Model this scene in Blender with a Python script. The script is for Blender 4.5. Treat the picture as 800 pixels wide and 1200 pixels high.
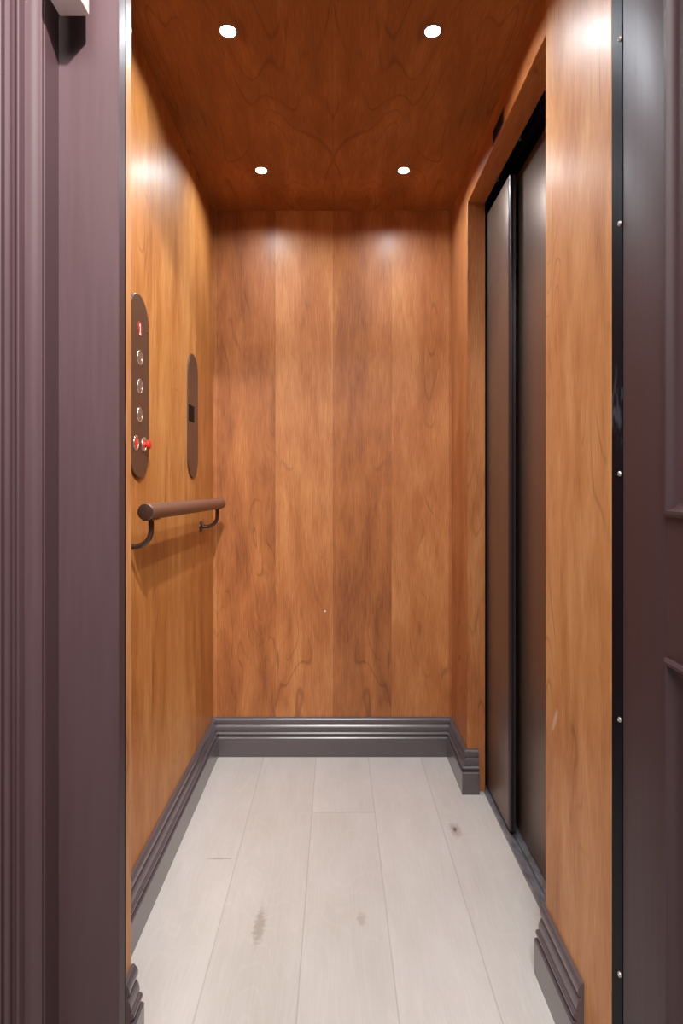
import bpy, bmesh, math, random
from mathutils import Vector, Matrix
random.seed(3)
scn = bpy.context.scene
for o in list(bpy.data.objects):
    bpy.data.objects.remove(o)
PI = math.pi

# ------------------------------------------------------------------ camera, world, exposure
CAMZ = 1.039
cd = bpy.data.cameras.new('camera')
cam = bpy.data.objects.new('camera', cd)
scn.collection.objects.link(cam)
cam.location = (0, 0, CAMZ)
cam.rotation_euler = (PI / 2, 0, 0)
cd.sensor_width = 36
cd.lens = 21.0                     # 700 px on the 1200 px side
cd.shift_x = 6 / 1200
cd.shift_y = -32 / 1200
cd.clip_start = 0.02
scn.camera = cam

w = bpy.data.worlds.new('hall_air')
scn.world = w
w.use_nodes = True
w.node_tree.nodes['Background'].inputs[0].default_value = (1.0, 0.93, 0.92, 1)
w.node_tree.nodes['Background'].inputs[1].default_value = 0.13

# landing lights: an added unseen fill light above and behind the camera, and a small spot washing the left jamb
ld = bpy.data.lights.new('hall_fill_light', 'AREA')
ld.shape = 'RECTANGLE'
ld.size = 1.0
ld.size_y = 0.7
ld.energy = 80
ld.color = (1.0, 0.985, 0.97)
lo = bpy.data.objects.new('hall_fill_light', ld)
scn.collection.objects.link(lo)
lo.location = (0.05, -0.35, 2.42)
lp = bpy.data.lights.new('hall_spot', 'SPOT')
lp.spot_size = math.radians(80)
lp.spot_blend = 0.8
lp.shadow_soft_size = 0.02
lp.energy = 200
lp.color = (1.0, 0.94, 0.92)
lq = bpy.data.objects.new('hall_spot', lp)
scn.collection.objects.link(lq)
lq.location = (0.08, 0.10, 2.26)
lq.rotation_euler = Vector((-0.85, 0.83, -0.80)).to_track_quat('-Z', 'Y').to_euler()

vs = scn.view_settings
vs.view_transform = 'Standard'
vs.look = 'None'
vs.gamma = 1
vs.use_curve_mapping = False
vs.exposure = -0.08
CAB_LAMP = 1750.0                  # radiance of the four cab downlights

# ------------------------------------------------------------------ mesh helpers
C = scn.collection


def new():
    return bmesh.new()


def box(bm, x0, x1, y0, y1, z0, z1, bev=0.0, seg=2):
    vsx = [bm.verts.new((x, y, z)) for x in (x0, x1) for y in (y0, y1) for z in (z0, z1)]
    q = [(0, 1, 3, 2), (4, 6, 7, 5), (0, 4, 5, 1), (2, 3, 7, 6), (0, 2, 6, 4), (1, 5, 7, 3)]
    fs = [bm.faces.new([vsx[i] for i in f]) for f in q]
    if bev > 0:
        es = list({e for f in fs for e in f.edges})
        bmesh.ops.bevel(bm, geom=es, offset=bev, segments=seg, profile=0.5, affect='EDGES')


def prism(bm, pts, mapf, a, b, cap=True):
    """pts: 2-D outline, mapf(p, q, s) -> xyz, extruded from s=a to s=b (a, b may be functions of the point)"""
    fa = a if callable(a) else (lambda p, q: a)
    fb = b if callable(b) else (lambda p, q: b)
    A = [bm.verts.new(mapf(p, q, fa(p, q))) for p, q in pts]
    B = [bm.verts.new(mapf(p, q, fb(p, q))) for p, q in pts]
    n = len(pts)
    for i in range(n):
        j = (i + 1) % n
        bm.faces.new((A[i], A[j], B[j], B[i]))
    if cap:
        bm.faces.new(A[::-1])
        bm.faces.new(B)


def disc_cyl(bm, c, axis, r0, r1, h, n=32, cap0=True, cap1=True):
    """frustum from c along axis"""
    ax = Vector(axis).normalized()
    t = ax.orthogonal().normalized()
    b = ax.cross(t)
    c = Vector(c)
    A = [bm.verts.new(c + r0 * (math.cos(2 * PI * i / n) * t + math.sin(2 * PI * i / n) * b)) for i in range(n)]
    B = [bm.verts.new(c + ax * h + r1 * (math.cos(2 * PI * i / n) * t + math.sin(2 * PI * i / n) * b)) for i in range(n)]
    for i in range(n):
        j = (i + 1) % n
        bm.faces.new((A[i], A[j], B[j], B[i]))
    if cap0:
        bm.faces.new(A[::-1])
    if cap1:
        bm.faces.new(B)


def lathe(bm, c, axis, prof, n=36, closed=False):
    """prof: list of (r, h) along axis from c"""
    ax = Vector(axis).normalized()
    t = ax.orthogonal().normalized()
    b = ax.cross(t)
    c = Vector(c)
    rings = []
    for r, h in prof:
        if r < 1e-6:
            rings.append([bm.verts.new(c + ax * h)])
        else:
            rings.append([bm.verts.new(c + ax * h + r * (math.cos(2 * PI * i / n) * t + math.sin(2 * PI * i / n) * b)) for i in range(n)])
    prs = list(zip(rings, rings[1:]))
    if closed:
        prs.append((rings[-1], rings[0]))
    for R, S in prs:
        for i in range(n):
            j = (i + 1) % n
            if len(R) == 1 and len(S) == 1:
                continue
            if len(R) == 1:
                bm.faces.new((R[0], S[j], S[i]))
            elif len(S) == 1:
                bm.faces.new((R[i], R[j], S[0]))
            else:
                bm.faces.new((R[i], R[j], S[j], S[i]))


def tube(bm, path, r, n=16):
    P = [Vector(p) for p in path]
    prev = None
    rings = []
    for i, p in enumerate(P):
        d = (P[min(i + 1, len(P) - 1)] - P[max(i - 1, 0)]).normalized()
        if prev is None:
            t = d.orthogonal().normalized()
        else:
            t = (prev - d * prev.dot(d)).normalized()
        prev = t
        b = d.cross(t)
        rings.append([bm.verts.new(p + r * (math.cos(2 * PI * k / n) * t + math.sin(2 * PI * k / n) * b)) for k in range(n)])
    for R, S in zip(rings, rings[1:]):
        for k in range(n):
            j = (k + 1) % n
            bm.faces.new((R[k], R[j], S[j], S[k]))
    bm.faces.new(rings[0][::-1])
    bm.faces.new(rings[-1])


def obj(name, bm, m, parent=None, smooth=35, bevel=0.0):
    bmesh.ops.recalc_face_normals(bm, faces=bm.faces)
    me = bpy.data.meshes.new(name)
    bm.to_mesh(me)
    bm.free()
    if smooth:
        me.shade_smooth()
        me.set_sharp_from_angle(angle=math.radians(smooth))
    o = bpy.data.objects.new(name, me)
    C.objects.link(o)
    me.materials.append(m)
    if parent is not None:
        o.parent = parent
    if bevel:
        b = o.modifiers.new('bevel', 'BEVEL')
        b.width = bevel
        b.segments = 2
        b.limit_method = 'ANGLE'
    return o


def tag(o, label, cat, group=None, kind=None):
    o['label'] = label
    o['category'] = cat
    if group:
        o['group'] = group
    if kind:
        o['kind'] = kind
    return o


def struct(o, label, cat):
    return tag(o, label, cat, kind='structure')


def thing(name, label, cat, loc=(0, 0, 0), group=None):
    o = bpy.data.objects.new(name, None)
    o.empty_display_size = 0.05
    C.objects.link(o)
    o.location = loc
    return tag(o, label, cat, group)


# ------------------------------------------------------------------ materials
class NT:
    def __init__(self, name):
        self.m = bpy.data.materials.new(name)
        self.m.use_nodes = True
        self.t = self.m.node_tree
        self.b = self.t.nodes['Principled BSDF']

    def n(self, typ, **kw):
        nd = self.t.nodes.new(typ)
        for k, v in kw.items():
            setattr(nd, k, v)
        return nd

    def put(self, s, v):
        if isinstance(v, bpy.types.NodeSocket):
            self.t.links.new(v, s)
        else:
            s.default_value = v

    def math(self, op, a, b=0.0, c=0.0):
        nd = self.n('ShaderNodeMath', operation=op)
        self.put(nd.inputs[0], a)
        self.put(nd.inputs[1], b)
        self.put(nd.inputs[2], c)
        return nd.outputs[0]

    def xyz(self):
        tc = self.n('ShaderNodeTexCoord')
        s = self.n('ShaderNodeSeparateXYZ')
        self.t.links.new(tc.outputs['Object'], s.inputs[0])
        return s.outputs

    def vec(self, a, b, c):
        nd = self.n('ShaderNodeCombineXYZ')
        self.put(nd.inputs[0], a)
        self.put(nd.inputs[1], b)
        self.put(nd.inputs[2], c)
        return nd.outputs[0]

    def noise(self, v, scale=1.0, detail=3.0, rough=0.5, dist=0.0):
        nd = self.n('ShaderNodeTexNoise')
        self.put(nd.inputs['Vector'], v)
        self.put(nd.inputs['Scale'], scale)
        self.put(nd.inputs['Detail'], detail)
        self.put(nd.inputs['Roughness'], rough)
        self.put(nd.inputs['Distortion'], dist)
        return nd.outputs['Fac']

    def ramp(self, f, stops):
        nd = self.n('ShaderNodeValToRGB')
        self.put(nd.inputs[0], f)
        el = nd.color_ramp.elements
        while len(el) < len(stops):
            el.new(0.5)
        for e, (p, c) in zip(el, stops):
            e.position = p
            e.color = (*c, 1)
        return nd.outputs[0]

    def maprange(self, v, a, b, c, d, smooth=False):
        nd = self.n('ShaderNodeMapRange')
        if smooth:
            nd.interpolation_type = 'SMOOTHSTEP'
        for i, x in enumerate((v, a, b, c, d)):
            self.put(nd.inputs[i], x)
        return nd.outputs[0]

    def mix(self, f, a, b, mode='MIX'):
        nd = self.n('ShaderNodeMix', data_type='RGBA', blend_type=mode)
        self.put(nd.inputs[0], f)
        for s, v in ((nd.inputs[6], a), (nd.inputs[7], b)):
            self.put(s, (*v, 1) if isinstance(v, tuple) and len(v) == 3 else v)
        return nd.outputs[2]

    def mixf(self, f, a, b):
        nd = self.n('ShaderNodeMix', data_type='FLOAT')
        self.put(nd.inputs[0], f)
        self.put(nd.inputs[2], a)
        self.put(nd.inputs[3], b)
        return nd.outputs[0]

    def set(self, **kw):
        for k, v in kw.items():
            self.put(self.b.inputs[k.replace('_', ' ')], v)
        return self.m


def srgb(r, g, b):
    f = lambda c: (c / 255 / 12.92) if c <= 10 else ((c / 255 + 0.055) / 1.055) ** 2.4
    return (f(r), f(g), f(b))


def veneer(name, across, along, width, origin, seed, dark, mid, light, strength=1.0, rough=0.50, coat=0.12, crough=0.32, spec=0.26, scuff=None, ringm=(0.46, 0.66), panelvar=0.35, seamw=0.0016, alt=0.0):
    """book-matched stained birch veneer; across / along pick coordinates ('x','y','z','xy')"""
    k = NT(name)
    X = k.xyz()
    pick = {'x': X[0], 'y': X[1], 'z': X[2]}
    pick['xy'] = k.math('ADD', X[0], X[1])
    pick['xz'] = k.math('ADD', X[0], X[2])
    u, v = pick[across], pick[along]
    t = k.math('DIVIDE', k.math('SUBTRACT', u, origin), width)
    idx = k.math('FLOOR', t)
    fr = k.math('PINGPONG', t, 1.0)
    uu = k.math('MULTIPLY', fr, width)
    pair = k.math('MULTIPLY', k.math('FLOOR', k.math('DIVIDE', k.math('ADD', idx, 0.5), 2.0)), 3.7)
    wn = k.n('ShaderNodeTexWhiteNoise', noise_dimensions='1D')
    k.put(wn.inputs['W'], k.math('ADD', idx, seed + 0.37))
    pv = wn.outputs['Value']
    so = k.math('ADD', pair, float(seed))
    # cathedral growth rings: contour lines of a stretched field
    fld = k.noise(k.vec(k.math('MULTIPLY', uu, 5.0), so, k.math('MULTIPLY', v, 1.3)), 1.0, 1.6, 0.45, 0.35)
    ring = k.math('ABSOLUTE', k.math('SINE', k.math('MULTIPLY', fld, 60.0)))
    thin = k.maprange(ring, 0.0, 0.30, 1.0, 0.0, True)
    mask = k.noise(k.vec(k.math('MULTIPLY', uu, 9.0), k.math('ADD', so, 5.0), k.math('MULTIPLY', v, 3.0)), 1.0, 2.0, 0.5)
    thin = k.math('MULTIPLY', thin, k.maprange(mask, ringm[0], ringm[1], 0.0, 1.0, True))
    soft = k.math('SINE', k.math('MULTIPLY', fld, 26.0))
    # blotchy stain, long along the grain
    blot = k.noise(k.vec(k.math('MULTIPLY', uu, 11.0), k.math('ADD', so, 11.0), k.math('MULTIPLY', v, 2.6)), 1.0, 4.0, 0.55, 0.5)
    flame = k.noise(k.vec(k.math('MULTIPLY', uu, 34.0), k.math('ADD', so, 2.0), k.math('MULTIPLY', v, 5.0)), 1.0, 3.0, 0.6, 0.6)
    fib = k.noise(k.vec(k.math('MULTIPLY', uu, 420.0), so, k.math('MULTIPLY', v, 16.0)), 1.0, 2.0, 0.6)
    f = k.math('MULTIPLY', k.math('SUBTRACT', blot, 0.5), 1.15 * strength)
    f = k.math('ADD', f, k.math('MULTIPLY', k.math('SUBTRACT', flame, 0.5), 0.42 * strength))
    f = k.math('ADD', f, k.math('MULTIPLY', k.math('SUBTRACT', fib, 0.5), 0.85 * strength))
    f = k.math('ADD', f, k.math('MULTIPLY', soft, 0.05 * strength))
    f = k.math('ADD', f, k.math('MULTIPLY', k.math('SUBTRACT', pv, 0.5), panelvar))
    f = k.math('ADD', f, k.math('MULTIPLY', k.math('SUBTRACT', k.math('FLOORED_MODULO', idx, 2.0), 0.5), -2.0 * alt))
    f = k.math('ADD', f, 0.5)
    col = k.ramp(f, [(0.0, dark), (0.5, mid), (1.0, light)])
    col = k.mix(k.math('MULTIPLY', thin, 0.42 * strength), col, tuple(c * 0.45 for c in dark))
    # hairline joint between veneer leaves
    edge = k.math('MULTIPLY', k.math('ABSOLUTE', k.math('SUBTRACT', k.math('FRACT', k.math('ADD', t, 0.5)), 0.5)), width)
    sm = k.maprange(edge, 0.0, seamw, 0.45, 0.0)
    col = k.mix(sm, col, tuple(c * 0.6 for c in dark))
    if scuff:
        su, sv, ru, rv = scuff
        a = k.math('DIVIDE', k.math('SUBTRACT', k.math('ADD', u, k.math('MULTIPLY', k.math('SUBTRACT', v, sv), 0.55)), su), ru)
        c = k.math('DIVIDE', k.math('SUBTRACT', v, sv), rv)
        d = k.math('ADD', k.math('MULTIPLY', a, a), k.math('MULTIPLY', c, c))
        d = k.math('ADD', d, k.math('MULTIPLY', k.math('SUBTRACT', k.noise(k.vec(u, v, 0.0), 120.0, 2.0), 0.5), 1.4))
        col = k.mix(k.maprange(d, 0.3, 1.2, 0.55, 0.0), col, srgb(226, 196, 170))
    bp = k.n('ShaderNodeBump')
    bp.inputs['Strength'].default_value = 0.05
    bp.inputs['Distance'].default_value = 0.002
    k.put(bp.inputs['Height'], k.math('ADD', fib, k.math('MULTIPLY', flame, 1.5)))
    return k.set(Base_Color=col, Roughness=rough, Coat_Weight=coat, Coat_Roughness=crough, Normal=bp.outputs[0], IOR=1.45, Specular_IOR_Level=spec)


WD, WM, WL = srgb(132, 75, 40), srgb(176, 109, 60), srgb(206, 143, 88)
M = {}
M['wood_back'] = veneer('stained_veneer_back', 'x', 'z', 0.2235, -0.2355 - 0.2235 * 4, 4, WD, WM, WL, panelvar=0.1, alt=0.11, coat=0.30, crough=0.32, spec=0.35)
M['wood_left'] = veneer('stained_veneer_left', 'xy', 'z', 0.235, 0.12, 9, srgb(144, 85, 40), srgb(188, 122, 62), srgb(218, 160, 96))
M['wood_right'] = veneer('stained_veneer_right', 'xy', 'z', 0.61, 0.52, 21, srgb(154, 96, 54), srgb(200, 138, 86), srgb(224, 172, 120), panelvar=0.1, scuff=(1.657, 0.560, 0.010, 0.030))
M['wood_header'] = veneer('stained_veneer_header', 'xz', 'y', 0.9, 0.1, 31, srgb(132, 72, 34), srgb(176, 106, 56), srgb(200, 136, 82), panelvar=0.0)
M['wood_jamb'] = veneer('stained_veneer_jamb', 'xy', 'z', 0.9, 0.1, 45, srgb(134, 78, 42), srgb(174, 110, 64), srgb(200, 142, 92), panelvar=0.0)
M['wood_ceiling'] = veneer('stained_veneer_ceiling', 'x', 'y', 0.47, -0.48, 57, srgb(114, 64, 28), srgb(154, 90, 42), srgb(192, 124, 68), strength=0.9, panelvar=0.05, crough=0.3, ringm=(0.36, 0.54))


def plain(name, col, rough=0.4, metal=0.0, coat=0.0, var=0.12, nscale=60.0, axis_scale=(1, 1, 0.06), crough=0.1):
    k = NT(name)
    X = k.xyz()
    v = k.vec(k.math('MULTIPLY', X[0], axis_scale[0]), k.math('MULTIPLY', X[1], axis_scale[1]), k.math('MULTIPLY', X[2], axis_scale[2]))
    f = k.noise(v, nscale, 3.0, 0.6)
    c = k.ramp(f, [(0.3, tuple(x * (1 - var) for x in col)), (0.7, tuple(min(1, x * (1 + var)) for x in col))])
    r = k.maprange(f, 0.2, 0.8, rough * 0.9, rough * 1.1)
    return k.set(Base_Color=c, Roughness=r, Metallic=metal, Coat_Weight=coat, Coat_Roughness=crough)


M['purple'] = plain('plum_stained_wood', srgb(71, 51, 54), 0.52, coat=0.0, var=0.05, nscale=90, crough=0.3)
M['purple'].node_tree.nodes['Principled BSDF'].inputs['Specular IOR Level'].default_value = 0.32
M['base'] = plain('charcoal_baseboard_paint', srgb(90, 80, 84), 0.30, coat=0.5, var=0.02, nscale=15, axis_scale=(1, 1, 1), crough=0.2)
k_ = NT('black_steel_strip')
X_ = k_.xyz()
n_ = k_.noise(k_.vec(X_[0], k_.math('MULTIPLY', X_[1], 2.0), k_.math('MULTIPLY', X_[2], 0.6)), 34.0, 4.0, 0.6)
zz_ = k_.math('ABSOLUTE', k_.math('SUBTRACT', X_[2], 1.165))
sm_ = k_.math('MULTIPLY', k_.maprange(n_, 0.50, 0.60, 0.0, 0.5), k_.maprange(zz_, 0.02, 0.07, 1.0, 0.0))
M['black_strip'] = k_.set(Base_Color=k_.mix(sm_, srgb(9, 14, 26), srgb(90, 98, 112)), Roughness=0.5, Specular_IOR_Level=0.06)
M['black'] = plain('flat_black', srgb(12, 11, 11), 0.6)
M['black'].node_tree.nodes['Principled BSDF'].inputs['Specular IOR Level'].default_value = 0.12
M['bronze'] = plain('dark_bronze_plate', srgb(92, 68, 54), 0.38, metal=0.3, var=0.05, nscale=200)
M['rail'] = plain('bronze_rail', srgb(118, 84, 68), 0.42, metal=0.25, var=0.06, nscale=140, axis_scale=(1, 0.06, 1))
M['bracket'] = plain('dark_bronze_bracket', srgb(96, 78, 70), 0.28, metal=0.8, var=0.05)
M['door_metal'] = plain('dark_bronze_door_skin', srgb(134, 114, 102), 0.38, metal=0.75, var=0.0, nscale=2)
M['door_edge'] = plain('dark_door_edge', srgb(62, 54, 58), 0.32, metal=0.5, var=0.0)
M['alu'] = plain('worn_aluminium', srgb(150, 150, 156), 0.4, metal=0.6, var=0.35, nscale=45, axis_scale=(1, 0.5, 1))
M['chrome'] = plain('chrome', srgb(220, 214, 205), 0.22, metal=0.9, var=0.04)
M['red'] = plain('red_plastic', srgb(214, 40, 34), 0.3, coat=0.4, var=0.05)
M['dark_red'] = plain('red_indicator_lens', srgb(170, 30, 30), 0.3, coat=0.2, var=0.05)
M['white'] = plain('white_print', srgb(240, 225, 220), 0.4, var=0.02)
M['cream'] = plain('bronze_button_cap', srgb(136, 106, 88), 0.35, metal=0.3, var=0.05)
M['pale'] = plain('pale_painted_metal', srgb(224, 206, 204), 0.35, var=0.04, nscale=20, axis_scale=(1, 1, 1))
M['wall_paint'] = plain('hall_wall_paint', srgb(205, 198, 192), 0.6, var=0.02, nscale=30, axis_scale=(1, 1, 1))
M['lamp_trim'] = plain('dark_downlight_trim', srgb(120, 108, 100), 0.4, metal=0.3)
M['brass'] = plain('pale_screw', srgb(190, 176, 170), 0.35, metal=0.6)


def glow(name, col, s):
    k = NT(name)
    X = k.xyz()
    return k.set(Base_Color=(1, 1, 1, 1), Emission_Color=(*col, 1), Emission_Strength=s, Roughness=0.3)


M['lamp'] = glow('downlight_lens', (0.86, 0.94, 1.0), CAB_LAMP)


def floor_mat():
    k = NT('greige_oak_planks')
    X = k.xyz()
    t = k.math('DIVIDE', k.math('ADD', X[0], 0.0775), 0.199)
    idx = k.math('FLOOR', t)
    # one butt joint in each plank
    wn = k.n('ShaderNodeTexWhiteNoise', noise_dimensions='1D')
    k.put(wn.inputs['W'], k.math('ADD', idx, 7.77))
    is0 = k.math('COMPARE', idx, 0.0, 0.1)
    jy = k.mixf(is0, k.math('ADD', k.math('MULTIPLY', wn.outputs['Value'], 0.5), 0.3), 1.894)
    back = k.math('GREATER_THAN', X[1], jy)
    bid = k.math('ADD', k.math('MULTIPLY', idx, 2.0), back)
    wn2 = k.n('ShaderNodeTexWhiteNoise', noise_dimensions='1D')
    k.put(wn2.inputs['W'], k.math('ADD', bid, 3.21))
    pv = wn2.outputs['Value']
    so = k.math('MULTIPLY', bid, 5.3)
    fld = k.noise(k.vec(k.math('MULTIPLY', X[0], 7.0), k.math('MULTIPLY', X[1], 1.6), so), 1.0, 1.5, 0.45, 0.5)
    ring = k.math('ABSOLUTE', k.math('SINE', k.math('MULTIPLY', fld, 75.0)))
    thin = k.maprange(ring, 0.0, 0.4, 1.0, 0.0, True)
    fib = k.noise(k.vec(k.math('MULTIPLY', X[0], 300.0), k.math('MULTIPLY', X[1], 9.0), so), 1.0, 3.0, 0.6)
    blot = k.noise(k.vec(k.math('MULTIPLY', X[0], 9.0), k.math('MULTIPLY', X[1], 3.0), so), 1.0, 3.0, 0.55)
    f = k.math('ADD', 0.5, k.math('MULTIPLY', k.math('SUBTRACT', blot, 0.5), 0.9))
    f = k.math('ADD', f, k.math('MULTIPLY', k.math('SUBTRACT', fib, 0.5), 0.5))
    f = k.math('ADD', f, k.math('MULTIPLY', k.math('SUBTRACT', pv, 0.5), 0.4))
    col = k.ramp(f, [(0.0, srgb(185, 179, 171)), (0.5, srgb(200, 195, 189)), (1.0, srgb(213, 209, 205))])
    col = k.mix(k.math('MULTIPLY', thin, 0.10), col, srgb(226, 220, 212))
    # knots and stains
    def spot(cx, cy, rx, ry, c, s):
        nonlocal col
        dx = k.math('DIVIDE', k.math('SUBTRACT', X[0], cx), rx)
        dy = k.math('DIVIDE', k.math('SUBTRACT', X[1], cy), ry)
        d = k.math('SQRT', k.math('ADD', k.math('MULTIPLY', dx, dx), k.math('MULTIPLY', dy, dy)))
        d = k.math('ADD', d, k.math('MULTIPLY', k.math('SUBTRACT', k.noise(k.vec(X[0], X[1], 0.0), 90.0, 2.0), 0.5), 1.2))
        col = k.mix(k.maprange(d, 0.3, 1.0, s, 0.0, True), col, c)
    spot(0.3575, 1.80, 0.022, 0.05, srgb(150, 136, 122), 0.6)
    spot(0.3575, 1.80, 0.008, 0.017, srgb(84, 74, 70), 0.9)
    spot(-0.181, 1.407, 0.018, 0.075, srgb(140, 126, 112), 0.55)
    spot(0.06, 1.43, 0.015, 0.03, srgb(160, 146, 132), 0.5)
    spot(-0.325, 1.66, 0.050, 0.006, srgb(120, 108, 100), 0.5)
    e1 = k.math('MULTIPLY', k.math('ABSOLUTE', k.math('SUBTRACT', k.math('FRACT', k.math('ADD', t, 0.5)), 0.5)), 0.199)
    e2 = k.math('ABSOLUTE', k.math('SUBTRACT', X[1], jy))
    e = k.math('MINIMUM', e1, k.math('MULTIPLY', e2, 0.7))
    sm = k.maprange(e, 0.0006, 0.0020, 0.32, 0.0, True)
    col = k.mix(sm, col, srgb(122, 108, 96))
    bp = k.n('ShaderNodeBump')
    bp.inputs['Strength'].default_value = 0.12
    bp.inputs['Distance'].default_value = 0.002
    k.put(bp.inputs['Height'], k.math('SUBTRACT', fib, k.math('MULTIPLY', sm, 2.0)))
    return k.set(Base_Color=col, Roughness=0.42, Normal=bp.outputs[0])


M['floor'] = floor_mat()

# ------------------------------------------------------------------ dimensions
XL, XR, YB, H = -0.473, 0.4436, 2.3, 2.094
OY0, OY1, OZ = 1.267, 2.023, 1.993      # side door opening
TW = 0.060                              # side wall thickness
YF = 0.964                              # front edge of the cab
XRET = -0.381                           # left front return
YRET = 1.111

# ------------------------------------------------------------------ setting
b = new(); box(b, -0.56, 0.498, 0.93, YB + 0.06, -0.03, 0)
struct(obj('floor', b, M['floor']), 'pale greige oak plank floor of the elevator cab', 'floor')
LAMPS = [(-0.252, 1.390), (0.224, 1.390), (-0.252, 2.006), (0.226, 2.006)]
LR = 0.0190
b = new()
cx0, cx1, cy0, cy1, cz1 = -0.56, 0.66, YF, YB + 0.06, H + 0.04
ol = [b.verts.new(p) for p in ((cx0, cy0, H), (cx1, cy0, H), (cx1, cy1, H), (cx0, cy1, H))]
ed = [b.edges.new((ol[i], ol[(i + 1) % 4])) for i in range(4)]
tl = [b.verts.new((v.co.x, v.co.y, cz1)) for v in ol]
holes = []
for lx, ly in LAMPS:
    hl = [b.verts.new((lx + LR * math.cos(2 * PI * i / 40), ly + LR * math.sin(2 * PI * i / 40), H)) for i in range(40)]
    ed += [b.edges.new((hl[i], hl[(i + 1) % 40])) for i in range(40)]
    holes.append(hl)
bmesh.ops.triangle_fill(b, edges=ed, use_beauty=True)
b.faces.new(tl)
for i in range(4):
    b.faces.new((ol[i], ol[(i + 1) % 4], tl[(i + 1) % 4], tl[i]))
for hl in holes:
    up = [b.verts.new((v.co.x, v.co.y, cz1 - 0.01)) for v in hl]
    for i in range(40):
        b.faces.new((hl[i], hl[(i + 1) % 40], up[(i + 1) % 40], up[i]))
    b.faces.new(up)
struct(obj('ceiling', b, M['wood_ceiling']), 'dark brown veneered cab ceiling holding four downlights', 'ceiling')
b = new(); box(b, XL - TW, XR + TW, YB, YB + 0.05, 0, H)
struct(obj('wall_back', b, M['wood_back']), 'back wall of four book-matched brown veneer leaves', 'wall')
b = new(); box(b, XL - TW, XL, YF, YB, 0, H)
struct(obj('wall_left', b, M['wood_left']), 'golden brown veneered left wall carrying handrail and control panel', 'wall')
b = new(); box(b, XL, XRET, YF, YRET, 0, H, 0.001, 1)
struct(obj('wall_left_return', b, M['wood_right']), 'narrow wooden return at the front of the left wall', 'wall')
b = new(); box(b, XR, XR + TW, OY1, YB, 0, H, 0.001, 1)
struct(obj('wall_right_rear', b, M['wood_jamb']), 'narrow wooden wall between the back wall and the side doors', 'wall')
b = new(); box(b, XR, XR + TW, OY0, OY1, OZ, H, 0.001, 1)
struct(obj('wall_right_header', b, M['wood_header']), 'wooden header above the dark sliding side doors', 'wall')
b = new(); box(b, XR, XR + TW, YF, OY0, 0, H, 0.001, 1)
struct(obj('wall_right_front', b, M['wood_right']), 'tall light wooden panel in front of the side doors', 'wall')

# baseboard profile: (thickness, height)
BP = [(0, 0), (0.0225, 0), (0.0225, 0.0715), (0.0205, 0.0745), (0.0130, 0.0750), (0.0130, 0.0800), (0.0170, 0.0810),
      (0.0195, 0.0845), (0.0195, 0.0885), (0.0170, 0.0920), (0.0120, 0.0930), (0.0120, 0.0960), (0.0140, 0.0965), (0.0135, 0.1030), (0.0115, 0.1105), (0.0075, 0.1165),
      (0.0060, 0.1175), (0.0060, 0.1215), (0.0095, 0.1225), (0.0112, 0.1270), (0.0112, 0.1330), (0.0090, 0.1390), (0.0050, 0.1435), (0.0045, 0.1455), (0, 0.1455)]


def base(name, mapf, a, bb, label):
    bm = new()
    prism(bm, BP, mapf, a, bb)
    struct(obj(name, bm, M['base'], smooth=22), label, 'baseboard')


base('baseboard_left', lambda p, q, s: (XL + p, s, q), YRET, lambda p, q: YB - p, 'charcoal moulded baseboard along the left wall')
base('baseboard_back', lambda p, q, s: (s, YB - p, q), lambda p, q: XL + p, lambda p, q: XR - p, 'charcoal moulded baseboard along the back wall')
base('baseboard_right', lambda p, q, s: (XR - p, s, q), lambda p, q: OY1 - p, lambda p, q: YB - p, 'charcoal moulded baseboard beside the sliding side doors')
base('baseboard_jamb', lambda p, q, s: (s, OY1 - p, q), lambda p, q: XR - p, 0.479, 'short baseboard end wrapping round the side door jamb')
base('baseboard_right_front', lambda p, q, s: (XR - p, s, q), 1.070, OY0 + 0.005, 'charcoal baseboard below the front right wooden panel')
base('baseboard_left_front', lambda p, q, s: (XRET + p, s, q), 1.068, YRET + 0.004, 'short baseboard piece on the left front return')

# landing side: wall, frame, strips -------------------------------------------------
FX0, FX1 = -0.432, -0.339          # stop of the left jamb
FYS, FYC = 0.93, 0.879             # stop face and casing face
b = new()
box(b, -1.5, -0.56, 0.885, 0.955, 0, 2.75)
struct(obj('wall_landing_left', b, M['wall_paint']), 'painted landing wall left of the plum door frame', 'wall')
b = new()
box(b, 0.62, 1.5, 0.885, 0.955, 0, 2.75)
struct(obj('wall_landing_right', b, M['wall_paint']), 'painted landing wall right of the open plum door', 'wall')
b = new()
box(b, -0.56, 0.62, 0.885, 0.955, 2.06, 2.75)
struct(obj('wall_landing_top', b, M['wall_paint']), 'painted landing wall above the plum door frame', 'wall')
b = new(); box(b, -1.5, 1.5, -1.6, 0.93, -0.03, 0)
struct(obj('floor_landing', b, M['floor']), 'oak plank floor of the landing before the cab', 'floor')

# left jamb with rebate (plan outline, extruded upward)
b = new()
prism(b, [(-0.56, FYC + 0.006), (FX0 - 0.0015, FYC + 0.006), (FX0, FYC + 0.0075), (FX0, FYS), (FX1 - 0.002, FYS), (FX1, FYS + 0.002), (FX1, 0.957), (-0.56, 0.957)],
      lambda p, q, s: (p, q, s), 0, 2.05)
struct(obj('trim_1', b, M['purple']), 'plum stained door jamb and wide stop left of the cab', 'door frame')
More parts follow.
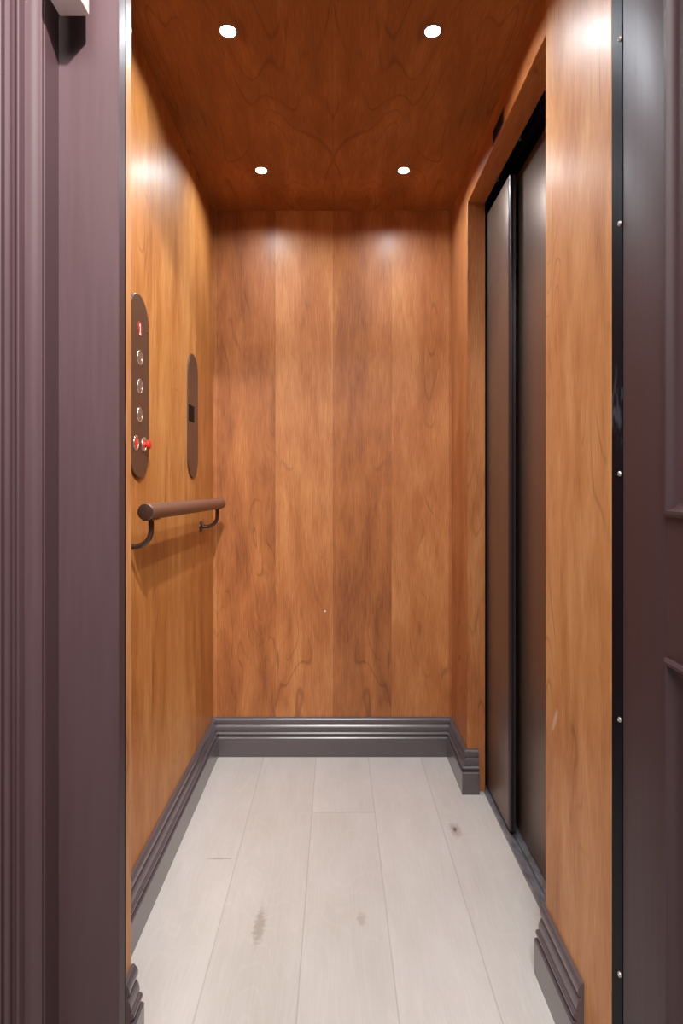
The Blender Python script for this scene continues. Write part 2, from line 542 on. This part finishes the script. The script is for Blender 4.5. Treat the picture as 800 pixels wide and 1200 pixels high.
# left casing
CP = [(-0.4335, 0.8845), (-0.4335, 0.8800), (-0.4350, 0.8785), (-0.4420, 0.8780), (-0.4445, 0.8768), (-0.4500, 0.8764), (-0.4568, 0.8756),
      (-0.4576, 0.8700), (-0.4590, 0.8642), (-0.4604, 0.8628), (-0.4622, 0.8632), (-0.4632, 0.8655), (-0.4660, 0.8695), (-0.4700, 0.8712),
      (-0.4722, 0.8712), (-0.4724, 0.8655), (-0.4745, 0.8630), (-0.4785, 0.8622), (-0.4815, 0.8640), (-0.4822, 0.8665), (-0.4835, 0.8665),
      (-0.4838, 0.8620), (-0.4870, 0.8590), (-0.4960, 0.8575), (-0.5250, 0.8570), (-0.5420, 0.8560), (-0.5480, 0.8600), (-0.5490, 0.8845)]
b = new(); prism(b, CP, lambda p, q, s: (p, q, s), 0, 2.05)
struct(obj('trim_2', b, M['purple'], smooth=28), 'plum moulded casing at the left edge', 'door casing')
# right jamb, hidden behind the hung door
b = new(); box(b, 0.500, 0.615, 0.885, 0.957, 0, 2.05)
struct(obj('trim_3', b, M['purple']), 'plum stained door jamb behind the open door', 'door frame')
b = new(); box(b, -0.55, 0.615, 0.862, 0.884, 2.051, 2.16, 0.004)
box(b, -0.43, 0.4995, 0.884, 0.957, 2.051, 2.0599)
box(b, FX0, 0.4995, FYS + 0.002, 0.957, 1.955, 2.0505, 0.001)  # unseen head stop, lowered to block hall light on the back wall
struct(obj('trim_4', b, M['purple']), 'plum head casing over the doorway, with a stop lowered to block light', 'door frame')

# dark strips between landing frame and cab
b = new(); box(b, FX1 - 0.03, FX1 - 0.0005, 0.9575, YF - 0.0005, 0, 2.06)
struct(obj('trim_5', b, M['black_strip']), 'thin dark steel strip behind the left door stop', 'edge strip')
b = new(); box(b, XR + 0.0004, XR + 0.055, 0.9305, YF - 0.0008, 0, 1.954)
strip = struct(obj('trim_6', b, M['black_strip']), 'black steel strip between wooden panel and open plum door', 'edge strip')
for z in (1.737, 1.448, 1.056, 0.671, 0.272):
    b = new()
    lathe(b, (XR + 0.0004, 0.9355, z), (-1, 0, 0), [(0.0042, 0.0), (0.0042, 0.001), (0.0034, 0.0022), (0.0018, 0.0028), (0.0015, 0.0018), (0.0, 0.0018)], 16)
    obj('screw', b, M['brass'], strip)

# hoistway behind, to keep it dark
b = new(); box(b, -0.60, 0.80, YB + 0.07, YB + 0.11, -0.1, 2.3)
struct(obj('wall_shaft_back', b, M['black']), 'dark hoistway wall behind the cab', 'wall')
b = new(); box(b, 0.76, 0.80, 0.957, YB + 0.07, -0.1, 2.3)
struct(obj('wall_shaft_right', b, M['black']), 'dark hoistway wall beyond the sliding side doors', 'wall')
b = new(); box(b, -0.60, -0.57, 0.957, YB + 0.07, -0.1, 2.3)
struct(obj('wall_shaft_left', b, M['black']), 'dark hoistway wall behind the left cab wall', 'wall')
b = new(); box(b, -0.60, 0.80, 0.957, YB + 0.11, 2.3, 2.34)
struct(obj('ceiling_shaft', b, M['black']), 'dark hoistway top above the cab', 'ceiling')

# ------------------------------------------------------------------ sliding side doors
def slider(x, t, y0, y1, z0, z1, label, edge):
    r = tag(thing('sliding_door', label, 'sliding door', (x, (y0 + y1) / 2, z0)), label, 'sliding door', 'telescoping side doors')
    r0 = r.location
    bm = new(); box(bm, 0, t, y0 + 0.016 - r0.y, y1 - r0.y, 0, z1 - z0, 0.0015)
    obj('panel', bm, M['door_metal'], r)
    # folded leading edge: return, shallow groove, nib
    bm = new()
    Y = y0 - r0.y
    prism(bm, [(0.0005, Y + 0.0165), (0.0005, Y + 0.004), (0.003, Y), (t * 0.42, Y), (t * 0.45, Y + 0.005), (t * 0.58, Y + 0.005), (t * 0.61, Y), (t, Y), (t, Y + 0.0165)],
          lambda p, q, s: (p, q, s), 0, z1 - z0)
    obj('leading_edge', bm, M['door_edge'], r)
    for yy in (y0 + 0.07, y1 - 0.07):
        bm = new()
        box(bm, t * 0.3, t * 0.7, yy - 0.025 - r0.y, yy + 0.025 - r0.y, -0.012, 0.0, 0.001, 1)
        obj('guide_shoe', bm, M['black'], r)
    return r


slider(0.512, 0.018, 1.766, 2.150, 0.014, 1.957, 'dark bronze sliding door panel next to the back wall', None)
slider(0.545, 0.018, 1.385, 1.880, 0.006, 1.972, 'dark bronze sliding door panel beside the light wooden panel', None)

# header track with hangers
tr = thing('door_track', 'black hanger track above the dark sliding doors', 'door track', (0.56, 1.65, 2.05))
def rel(o, bm_fn):
    bm = new(); bm_fn(bm)
    bmesh.ops.translate(bm, vec=-Vector(o.location), verts=bm.verts)
    return bm
obj('rail', rel(tr, lambda m: [box(m, 0.53, 0.545, 1.28, 2.2, 2.012, 2.062), box(m, 0.5395, 0.60, 1.28, 2.2, 2.055, 2.068), box(m, 0.575, 0.590, 1.28, 2.2, 2.012, 2.062)]), M['black'], tr)
obj('cover_plate', rel(tr, lambda m: box(m, 0.62, 0.626, 1.26, 2.25, 1.93, 2.1)), M['black'], tr)
for yy in (1.50, 1.72, 1.95):
    obj('bolt', rel(tr, lambda m: lathe(m, (0.53, yy, 2.035), (-1, 0, 0), [(0.006, 0), (0.006, 0.003), (0.004, 0.005), (0, 0.005)], 12)), M['alu'], tr)

# sill with grooves
b = new()
SP = [(0.4985, -0.03), (0.4985, 0.001), (0.502, 0.003), (0.513, 0.003), (0.514, 0.0005), (0.519, 0.0005), (0.5195, -0.010), (0.529, -0.010), (0.5295, 0.0), (0.545, 0.0015),
      (0.5555, 0.0), (0.556, -0.010), (0.567, -0.010), (0.5675, 0.0), (0.60, 0.0), (0.60, -0.03)]
prism(b, SP, lambda p, q, s: (p, s, q), 1.20, 2.16)
sl = struct(obj('trim_7', b, M['alu'], smooth=20), 'scuffed grey grooved metal sill below the sliding doors', 'door sill')

# ------------------------------------------------------------------ swing door, open at 90 degrees
DX, DT, DY0, DY1, DZ1 = 0.4452, 0.044, 0.070, 0.9290, 2.040
dr = thing('door_1', 'plum panelled swing door standing open at the right edge', 'door', (DX, DY1, 0))
dr['kind'] = 'structure'
def dpart(name, fn, m=None, sm=30):
    bm = new(); fn(bm)
    bmesh.ops.translate(bm, vec=-Vector(dr.location), verts=bm.verts)
    return obj(name, bm, m or M['purple'], dr, smooth=sm)
ST = 0.1235
PY0, PY1 = DY0 + ST, DY1 - ST
dpart('stile', lambda m: box(m, DX, DX + DT, PY1, DY1, 0.008, DZ1, 0.0015))
dpart('stile', lambda m: box(m, DX, DX + DT, DY0, PY0, 0.008, DZ1, 0.0015))
for nm, z0, z1 in (('top_rail', DZ1 - 0.125, DZ1), ('lock_rail', 0.806, 0.996), ('bottom_rail', 0.008, 0.235)):
    dpart(nm, lambda m: box(m, DX + 0.0006, DX + DT - 0.0006, PY0, PY1, z0, z1))
MP = [(0.0, 0.0), (0.0, -0.0035), (0.004, -0.0060), (0.008, -0.0055), (0.0095, -0.001), (0.0125, 0.003), (0.020, 0.0065), (0.026, 0.0085),
      (0.0275, 0.0075), (0.030, 0.0075), (0.031, 0.012), (0.031, 0.020), (0.0, 0.020)]
def frame_mould(m, ya, yb, za, zb):
    # mitred frame: profile (inward, depth); depth measured from the door face
    cs = [lambda p: (ya + p, za + p), lambda p: (yb - p, za + p), lambda p: (yb - p, zb - p), lambda p: (ya + p, zb - p)]
    rings = [[m.verts.new((DX + d, *c(p))) for p, d in MP] for c in cs]
    n = len(MP)
    for i in range(4):
        A, B = rings[i], rings[(i + 1) % 4]
        for j in range(n):
            k2 = (j + 1) % n
            m.faces.new((A[j], A[k2], B[k2], B[j]))
def raised(m, ya, yb, za, zb):
    pr = [(0.0, 0.013), (0.012, 0.012), (0.045, 0.006), (0.046, 0.004), (0.05, 0.003)]
    rings = []
    for p, d in pr:
        rings.append([m.verts.new((DX + d, y, z)) for y, z in ((ya + p, za + p), (yb - p, za + p), (yb - p, zb - p), (ya + p, zb - p))])
    for A, B in zip(rings, rings[1:]):
        for i in range(4):
            m.faces.new((A[i], A[(i + 1) % 4], B[(i + 1) % 4], B[i]))
    m.faces.new(rings[-1])
    bk = [m.verts.new((DX + 0.03, y, z)) for y, z in ((ya, za), (yb, za), (yb, zb), (ya, zb))]
    for i in range(4):
        m.faces.new((rings[0][i], bk[i], bk[(i + 1) % 4], rings[0][(i + 1) % 4]))
    m.faces.new(bk[::-1])
for nm, za, zb in (('lower', 0.235, 0.806), ('upper', 0.996, DZ1 - 0.125)):
    dpart('panel_moulding', lambda m: frame_mould(m, PY0, PY1, za, zb))
    dpart('panel', lambda m: raised(m, PY0 + 0.030, PY1 - 0.030, za + 0.030, zb - 0.030))
for z in (0.25, 1.05, 1.85):
    dpart('hinge', lambda m: lathe(m, (DX + DT + 0.004, DY1 + 0.0005, z), (0, 0, 1), [(0, 0), (0.006, 0), (0.006, 0.09), (0, 0.09)], 14), M['bracket'])

# ------------------------------------------------------------------ door closer block on the left jamb
cl = thing('door_closer', 'pale block hanging at the top of the left door jamb', 'door closer', (-0.394, 0.876, 1.744))
def cpart(name, fn, m):
    bm = new(); fn(bm)
    bmesh.ops.translate(bm, vec=-Vector(cl.location), verts=bm.verts)
    return obj(name, bm, m, cl)
cpart('housing', lambda m: box(m, -0.4166, -0.3716, 0.852, 0.900, 1.744, 1.90, 0.0025, 3), M['pale'])
cpart('mounting_plate', lambda m: box(m, -0.4322, -0.4156, 0.882, 0.898, 1.82, 1.89), M['pale'])
for z in (1.835, 1.872):
    cpart('screw', lambda m: lathe(m, (-0.3716, 0.876, z), (1, 0, 0), [(0.005, -0.001), (0.005, 0.001), (0.003, 0.002), (0, 0.002)], 14), M['brass'])

# ------------------------------------------------------------------ downlights
def downlight(x, y, label):
    r = thing('ceiling_downlight', label, 'ceiling light', (x, y, H), 'recessed downlights in the cab ceiling')
    bm = new()
    lathe(bm, (0, 0, 0), (0, 0, -1), [(0.0180, -0.020), (0.0166, -0.008), (0.0174, 0.0006), (0.0195, 0.0016), (0.0220, 0.0016), (0.0230, 0.0003), (0.0186, 0.0003), (0.0186, -0.020)], 40, True)
    obj('trim_ring', bm, M['lamp_trim'], r)
    bm = new()
    lathe(bm, (0, 0, 0), (0, 0, -1), [(0.0, -RECESS + 0.0016), (0.010, -RECESS + 0.0012), (0.0164, -RECESS), (0.0164, -RECESS - 0.002), (0.0, -RECESS - 0.002)], 40)
    obj('lens', bm, M['lamp'], r)
    return r


RECESS = 0.0062
downlight(-0.252, 1.390, 'bright downlight in the ceiling, front one near the left wall')
downlight(0.224, 1.390, 'bright downlight in the ceiling, front one near the side doors')
downlight(-0.252, 2.006, 'bright downlight in the ceiling, rear one near the left wall')
downlight(0.226, 2.006, 'bright downlight in the ceiling, rear one near the side doors')

# ------------------------------------------------------------------ wall plates
PT = 0.006


def stadium(hw, z0, z1, n=20):
    pts = [(hw * math.cos(PI * i / n), z1 - hw + hw * math.sin(PI * i / n)) for i in range(n + 1)]
    pts += [(-hw * math.cos(PI * i / n), z0 + hw - hw * math.sin(PI * i / n)) for i in range(n + 1)]
    return pts


def plate_mesh(hw, h, t, bev=0.0015):
    bm = new()
    o = stadium(hw, 0, h)
    i = stadium(hw - bev, bev, h - bev)
    rings = [[bm.verts.new((d, p, q)) for p, q in pts] for d, pts in ((0, o), (t - bev, o), (t, i))]
    n = len(o)
    for A, B in zip(rings, rings[1:]):
        for k in range(n):
            bm.faces.new((A[k], A[(k + 1) % n], B[(k + 1) % n], B[k]))
    bm.faces.new(rings[0][::-1])
    bm.faces.new(rings[-1])
    return bm


HW, PH, PZ = 0.0715, 0.4365, CAMZ + 0.016
cp = thing('control_panel', 'bronze elevator control panel with round buttons on the left wall', 'control panel', (XL, 1.420, PZ))
obj('face_plate', plate_mesh(HW, PH, PT), M['bronze'], cp, smooth=40)


def ring_button(dy, dz, ring=0.0185, cap_m='cream', name='button'):
    bm = new()
    lathe(bm, (PT, dy, dz), (1, 0, 0), [(0.0, 0.0), (ring - 0.0045, 0.0), (ring - 0.0045, 0.0006), (ring - 0.006, 0.0010), (0, 0.0011)], 32)
    bt = obj(name, bm, M[cap_m], cp)
    bm = new()
    lathe(bm, (PT, dy, dz), (1, 0, 0), [(ring - 0.0045, 0.0), (ring - 0.0042, 0.0014), (ring - 0.0026, 0.0020), (ring - 0.0006, 0.0012), (ring, 0.0)], 36, True)
    obj('ring', bm, M['chrome'], bt)
    return bt


for z in (0.302, 0.234, 0.166):
    ring_button(0.0, z - 0.016)
# floor indicator reading 1
bm = new()
lathe(bm, (PT, 0.0, 0.3707 - 0.016), (1, 0, 0), [(0.0, 0.0), (0.0175, 0.0), (0.0175, 0.0006), (0.0165, 0.0010), (0, 0.0010)], 36)
fi = obj('floor_indicator', bm, M['dark_red'], cp)
fi['label'] = 'lit red round indicator reading 1'
bm = new()
zc = 0.3707 - 0.016
ONE = [(-0.0018, -0.0118), (0.0022, -0.0118), (0.0022, 0.0118), (-0.0012, 0.0118), (-0.0070, 0.0078), (-0.0070, 0.0040), (-0.0018, 0.0066)]
prism(bm, ONE, lambda p, q, s: (s, p, zc + q), PT + 0.0008, PT + 0.0013)
box(bm, PT + 0.0008, PT + 0.0013, -0.0075, 0.0080, zc - 0.0142, zc - 0.0114)
obj('numeral', bm, M['white'], fi, smooth=0)
# key switch and red pull knob
zk = 0.0976 - 0.016
sb = ring_button(-0.026, zk, 0.0180, 'red', 'alarm_button')
sb['label'] = 'red button in a chrome ring'
bm = new()
lathe(bm, (PT, 0.032, zk), (1, 0, 0), [(0.0, 0), (0.0180, 0), (0.0176, 0.0016), (0.0160, 0.0022), (0.0120, 0.0022), (0.0115, 0.0012), (0, 0.0012)], 32)
ks = obj('stop_switch', bm, M['chrome'], cp)
ks['label'] = 'chrome collar of the red stop knob'
bm = new()
lathe(bm, (PT + 0.001, 0.032, zk), (1, 0, 0), [(0.0, 0), (0.0065, 0), (0.0058, 0.004), (0.0066, 0.0055), (0.0105, 0.007), (0.0115, 0.010), (0.0105, 0.0135), (0.007, 0.0152), (0, 0.0155)], 28)
kn = obj('knob', bm, M['red'], ks)
kn['label'] = 'red mushroom knob'
for zz in (0.02, PH - 0.085):
    bm = new()
    lathe(bm, (PT, 0.055, 0.055 if zz < 0.1 else PH - 0.075), (1, 0, 0), [(0, 0), (0.003, 0), (0.0026, 0.001), (0, 0.0012)], 12)
    obj('screw', bm, M['bracket'], cp)

# second plate with dark notch
pp = thing('phone_panel', 'plain bronze wall plate with a dark notch, beyond the control panel', 'wall panel', (XL, 1.957, PZ + 0.006))
obj('face_plate', plate_mesh(0.066, 0.406, 0.005), M['bronze'], pp, smooth=40)
bm = new()
zl, zh = 0.203 - 0.022, 0.256 - 0.022
teeth = [(-0.0642, zl), (-0.0642, zh)]
nt = 7
for i in range(nt):
    za = zh - (zh - zl) * i / nt
    zb = zh - (zh - zl) * (i + 0.55) / nt
    teeth += [(0.012, za), (0.012, zb), (0.006, zb), (0.006, zh - (zh - zl) * (i + 1) / nt)]
prism(bm, teeth, lambda p, q, s: (s, p, q), 0.0045, 0.0054)
g = obj('speaker_slot', bm, M['black'], pp, smooth=0)
g['label'] = 'black toothed notch'

# ------------------------------------------------------------------ handrail
hr = thing('handrail', 'bronze round handrail on two curved brackets along the left wall', 'handrail', (XL, 1.72, 0.90))
def hpart(name, fn, m, parent=None):
    bm = new(); fn(bm)
    bmesh.ops.translate(bm, vec=-Vector(hr.location), verts=bm.verts)
    return obj(name, bm, m, parent or hr)
RX, RZ0, RZ1, RR = -0.416, 0.9795, 0.9715, 0.0186
ra, rb = Vector((RX, 1.303, RZ0)), Vector((RX, 2.15, RZ1))
L = (rb - ra).length
hpart('rail', lambda m: lathe(m, ra, rb - ra, [(RR - 0.0012, 0), (RR, 0.0012), (RR, L - 0.002), (RR - 0.003, L), (0, L)], 40), M['rail'])
e = hpart('end_cap', lambda m: lathe(m, ra, ra - rb, [(RR - 0.0013, -0.001), (RR - 0.0013, 0.0004), (RR - 0.003, 0.0012), (0, 0.0012)], 40), M['bracket'])
e['label'] = 'dark flat end cap'
def bracket(y):
    zr = RZ0 + (RZ1 - RZ0) * (y - 1.303) / (2.15 - 1.303)
    zt, zw, R = zr - RR + 0.001, zr - 0.079, 0.036
    path = [(RX, y, zt)]
    path.append((RX, y, zw + R))
    for i in range(1, 11):
        a = (PI / 2) * i / 10
        path.append((RX - R + R * math.cos(a), y, zw + R - R * math.sin(a)))
    path.append((XL + 0.003, y, zw))
    br = hpart('bracket', lambda m: tube(m, path, 0.0063), M['bracket'])
    hpart('saddle', lambda m: box(m, RX - 0.011, RX + 0.011, y - 0.028, y + 0.028, zt - 0.0022, zt + 0.002, 0.001, 1), M['bracket'], br)
    hpart('rosette', lambda m: lathe(m, (XL, y, zw), (1, 0, 0), [(0.0, 0.0), (0.021, 0.0), (0.021, 0.002), (0.0175, 0.0045), (0.008, 0.0058), (0, 0.0058)], 32), M['bracket'], br)
bracket(1.342)
bracket(2.085)

# ------------------------------------------------------------------ header plate
hp = thing('indicator_plate', 'small dark rectangular plate on the wooden header above the side doors', 'indicator', (XR, 1.638, 2.018))
def ipart(name, fn, m):
    bm = new(); fn(bm)
    bmesh.ops.translate(bm, vec=-Vector(hp.location), verts=bm.verts)
    return obj(name, bm, m, hp)
ipart('bezel', lambda m: box(m, XR - 0.0015, XR, 1.584, 1.692, 1.997, 2.0395, 0.0006, 1), M['door_edge'])
ipart('dark_screen', lambda m: box(m, XR - 0.0020, XR - 0.001, 1.591, 1.685, 2.003, 2.0335), M['black'])

# tiny white filler dot on the back wall
b = new()
lathe(b, (0, 0, 0), (0, -1, 0), [(0.0038, -0.0005), (0.0034, 0.0008), (0, 0.0012)], 12)
dot = tag(obj('wall_plug', b, M['white']), 'tiny white plug low in the middle of the back wall', 'wall plug')
dot.location = (-0.044, YB, CAMZ - 0.487)
